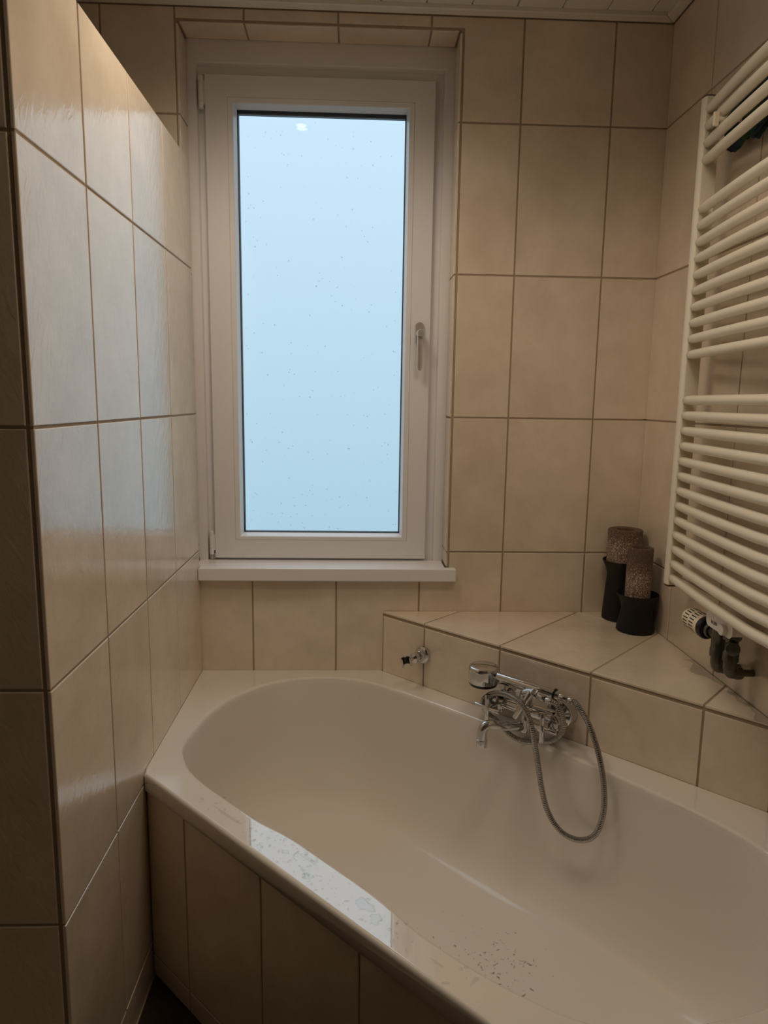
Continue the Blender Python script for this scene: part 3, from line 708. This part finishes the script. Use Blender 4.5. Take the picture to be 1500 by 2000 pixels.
candle(.7445, -.1735, Z_LEDGE + .0927, .0345, .146, .0218, 'slim speckled brown pillar candle on the shorter holder in front')

# ------------------------------------------------------------------ towel radiator
rad_o = empty('towel_radiator', (.745, -.80, .565), 'ivory towel radiator with curved bars on the right wall', 'radiator')
Y0, Y1 = -.388, -1.212
def post(y0, y1):
    prof = []
    # D-shaped section in (x, y): rounded towards the room
    x0, x1 = .7262, .7640; w = y1 - y0
    sec = [(x1, y0), (x1, y1), (x0 + .006, y1)] + [(x0 + .006 - .006 * math.sin(a), y1 - w / 2 + (w / 2) * math.cos(a)) for a in np.linspace(.25, math.pi - .25, 7)] + [(x0 + .006, y0)]
    sec = sec[::-1]
    if sum(sec[i - 1][0] * sec[i][1] - sec[i][0] * sec[i - 1][1] for i in range(len(sec))) < 0: sec = sec[::-1]
    p = under(rad_o, MB().prism(sec, .0035, 1.1275, .002), 'post', 'rad')
    for z0, z1 in ((-.0005, .0034), (1.1276, 1.1310)):
        o = MB().prism(inset(sec, .002), z0, z1, .001).build('end_cap', 'radcap', p, label='dark end cap of the post')
post(Y0, Y0 + .027); post(Y1 - .027, Y1)
zs = [1.1000, 1.0637, 1.0274, .9911] + [.8865 - .0361 * k for k in range(10)] + [.4565 - .03617 * k for k in range(13)]
bp_ = []; half = (Y0 - Y1) / 2; ym = (Y0 + Y1) / 2
for k in range(33):
    y = Y0 + .001 + (Y1 - Y0 - .002) * k / 32; u = abs(y - ym) / half
    f = .55 * (1 - u * u) + .45 * max(0, 1 - u) ** 1.25
    bp_.append((.7385 - .036 * f - rad_o.location.x, y - rad_o.location.y, 0))
bar_me = MB().tube(bp_, [.0095, .0108] + [.0111] * 29 + [.0108, .0095], 16).mesh('bar', 'rad')
for z in zs:
    o = bpy.data.objects.new('bar', bar_me); COL.objects.link(o); o.parent = rad_o; o.location = (0, 0, z - rad_o.location.z)
for y, z in ((-.476, 1.0456), (-1.13, 1.0456), (-1.13, .110)):
    f = .55 * (1 - (abs(y - ym) / half) ** 2) + .45 * max(0, 1 - abs(y - ym) / half) ** 1.25; xb = .7385 - .036 * f
    near = y > -.5      # the near one ends in the folds of the cloth
    mb = MB().cyl((xb - .013, y, z), (.7655 if near else XR - .0008, y, z), .0048, 12)
    pts = [(.0036 * math.cos(2 * math.pi * k / 16), .0105 * (1 if math.sin(2 * math.pi * k / 16) > 0 else -1) + .0043 * math.sin(2 * math.pi * k / 16)) for k in range(16)]
    mb.prism(pts, -.023, -.0115, .0015, F=lambda a, b, w: (xb + w, y - a, z + b) )
    if not near: mb.cyl((XR - .008, y, z), (XR - .0008, y, z), .014, 16, .001)
    under(rad_o, mb, 'wall_bracket', 'ivory')
# cloth stuffed between bars and wall
mb = MB(); n1, n2 = 96, 56; rings = []
for i in range(1, n2):
    f = math.pi * i / n2; rg = []
    for k in range(n1):
        a = 2 * math.pi * k / n1; p = Vector((math.sin(f) * math.cos(a), math.cos(f), math.sin(f) * math.sin(a)))
        q = 1 + .42 * mnoise.noise(p * 2.1 + Vector((3, 1, 7))) + .20 * mnoise.noise(p * 5.5) + .07 * mnoise.noise(p * 19)
        rg.append((max(-.014, min(.016, .0165 * p.x * q)), p.y * .115 * q, p.z * .058 * q))
    rings.append(rg)
mb.loops(rings, True, True, True)
mb.build('cleaning_cloth', 'cloth', label='crumpled dark teal and green cloth stuffed behind the top radiator bars', cat='cloth', mat4=Matrix.Translation((.7830, -.500, 1.062)))

# ------------------------------------------------------------------ radiator valves
va = empty('radiator_valve', (.75, -.63, -.06), 'dull metal radiator valve set with ivory thermostat head below the bars', 'valve')
def vp(mb, name, mat, parent=None, **kw):
    if parent is None: return under(va, mb, name, mat, **kw)
    return mb.build(name, mat, parent, **kw)
XV, YA, YB = .750, -.607, -.660
mb = MB().lathe([(.0125, -.113), (.0135, -.112), (.0135, -.098), (.0165, -.097), (.0165, -.080), (.0150, -.078), (.0155, -.055), (.0165, -.052), (.0165, -.022), (.0145, -.020), (.0145, -.008)], (XV, YA, 0), (0, 0, 1), 24)
mb.cyl((XV, YA - .004, -.050), (XV, YA + .036, -.050), .0125, 20, .002)
vp(mb, 'thermostat_valve', 'brass')
mb = MB().lathe([(.0115, -.106), (.0135, -.105), (.0135, -.090), (.0160, -.088), (.0160, -.070), (.0130, -.066), (.0125, -.045), (.0130, -.042)], (XV, YB, 0), (0, 0, 1), 24)
mb.lathe([(.0175, -.042), (.0185, -.040), (.0185, -.024), (.0175, -.022)], (XV, YB, 0), (0, 0, 1), 6, smooth=False)
mb.cyl((XV, YB, -.022), (XV, YB, -.008), .012, 20)
lk = vp(mb, 'lockshield_valve', 'brass')
vp(MB().cyl((XV, YB, -.057), (XV - .010, YB - .024, -.055), .0145, 20, .002), 'valve_cap', 'brass', lk)
for y, z in ((YA, -.112), (YB, -.104)):
    pth = spline([(XV, y, z + .010), (XV, y, z - .004), (XV + .002, y, z - .010), (XV + .008, y, z - .012), (XV + .024, y, z - .012)], 5)
    mb = MB().tube(pth, .0118, 16).cyl((XV, y, z - .004), (XV, y, z + .006), .0132, 18, .001); mb.cyl((XV + .010, y, z - .012), (XV + .027, y, z - .012), .0134, 16, .003)
    mb.cyl((XV + .026, y, z - .012), (XR - .0008, y, z - .012), .0075, 14)
    vp(mb, 'elbow', 'brass')
# thermostat head, lying parallel to the wall
HA = (XV - .001, YA + .036, -.050); hd = Vector((-.10, 1, .06)).normalized()
th_o = vp(MB().lathe([(.0160, -.008), (.0175, -.006), (.0175, .004), (.016, .006)], HA, hd, 24), 'union_nut', 'brass')
head = vp(MB().lathe([(.018, .008), (.0250, .012), (.0255, .020), (.0250, .030), (.0242, .070), (.0225, .080), (.019, .086), (.002, .088)], HA, hd, 40), 'thermostat_head', 'ivory')
vp(MB().lathe([(.0165, .003), (.0235, .005), (.0262, .009), (.0262, .018), (.0252, .0195), (.0165, .0195)], HA, hd, 40), 'dial_ring', 'black', head)
mb = MB(); ua = hd.orthogonal().normalized(); ub = hd.cross(ua)
for row in range(2):
    for k in range(20):
        a = 2 * math.pi * (k + .5 * row) / 20; rd = ua * math.cos(a) + ub * math.sin(a); tg = hd.cross(rd); h0 = (.040, .064)[row]; rr = (.0244, .0239)[row]
        o = Vector(HA) + hd * h0
        vs = [tuple(o + hd * x + tg * y + rd * z) for z in (rr - .002, rr + .0007) for x, y in ((-.0085, -.0013), (.0085, -.0013), (.0085, .0013), (-.0085, .0013))]
        mb.add(vs, [(0, 3, 2, 1), (4, 5, 6, 7), (0, 1, 5, 4), (1, 2, 6, 5), (2, 3, 7, 6), (3, 0, 4, 7)])
vp(mb, 'vent_slots', 'slot', head, kind='stuff')
# white cover block with a printed mark
pts = []
for k in range(20):
    a = 2 * math.pi * k / 20; pts.append((-.6340 + (.040 if math.cos(a) > 0 else -.040) + .012 * math.cos(a), -.0165 + (.002 if math.sin(a) > 0 else -.002) + .0125 * math.sin(a)))
mb = MB().prism(pts[::-1], 0, .034, .003, F=lambda u, v, w: (.7665 - w, u, v))
mb.lathe([(.0125, 0), (.0125, .0085), (.0110, .0105), (.006, .0115), (.001, .0118)], (.7335, -.658, -.0205), (-1, 0, 0), 24)
cv = vp(mb, 'connector_cover', 'white')
mb = MB()
for k, (w, hh) in enumerate(((.0018, .007), (.0030, .007), (.0018, .007), (.0034, .007), (.0030, .007))):
    y = -.603 - .0052 * k; mb.box(.7319, .7324, y - w / 2, y + w / 2, -.0235, -.0235 + hh)
vp(mb, 'printed_mark', 'ink', cv, label='small grey printed marks')
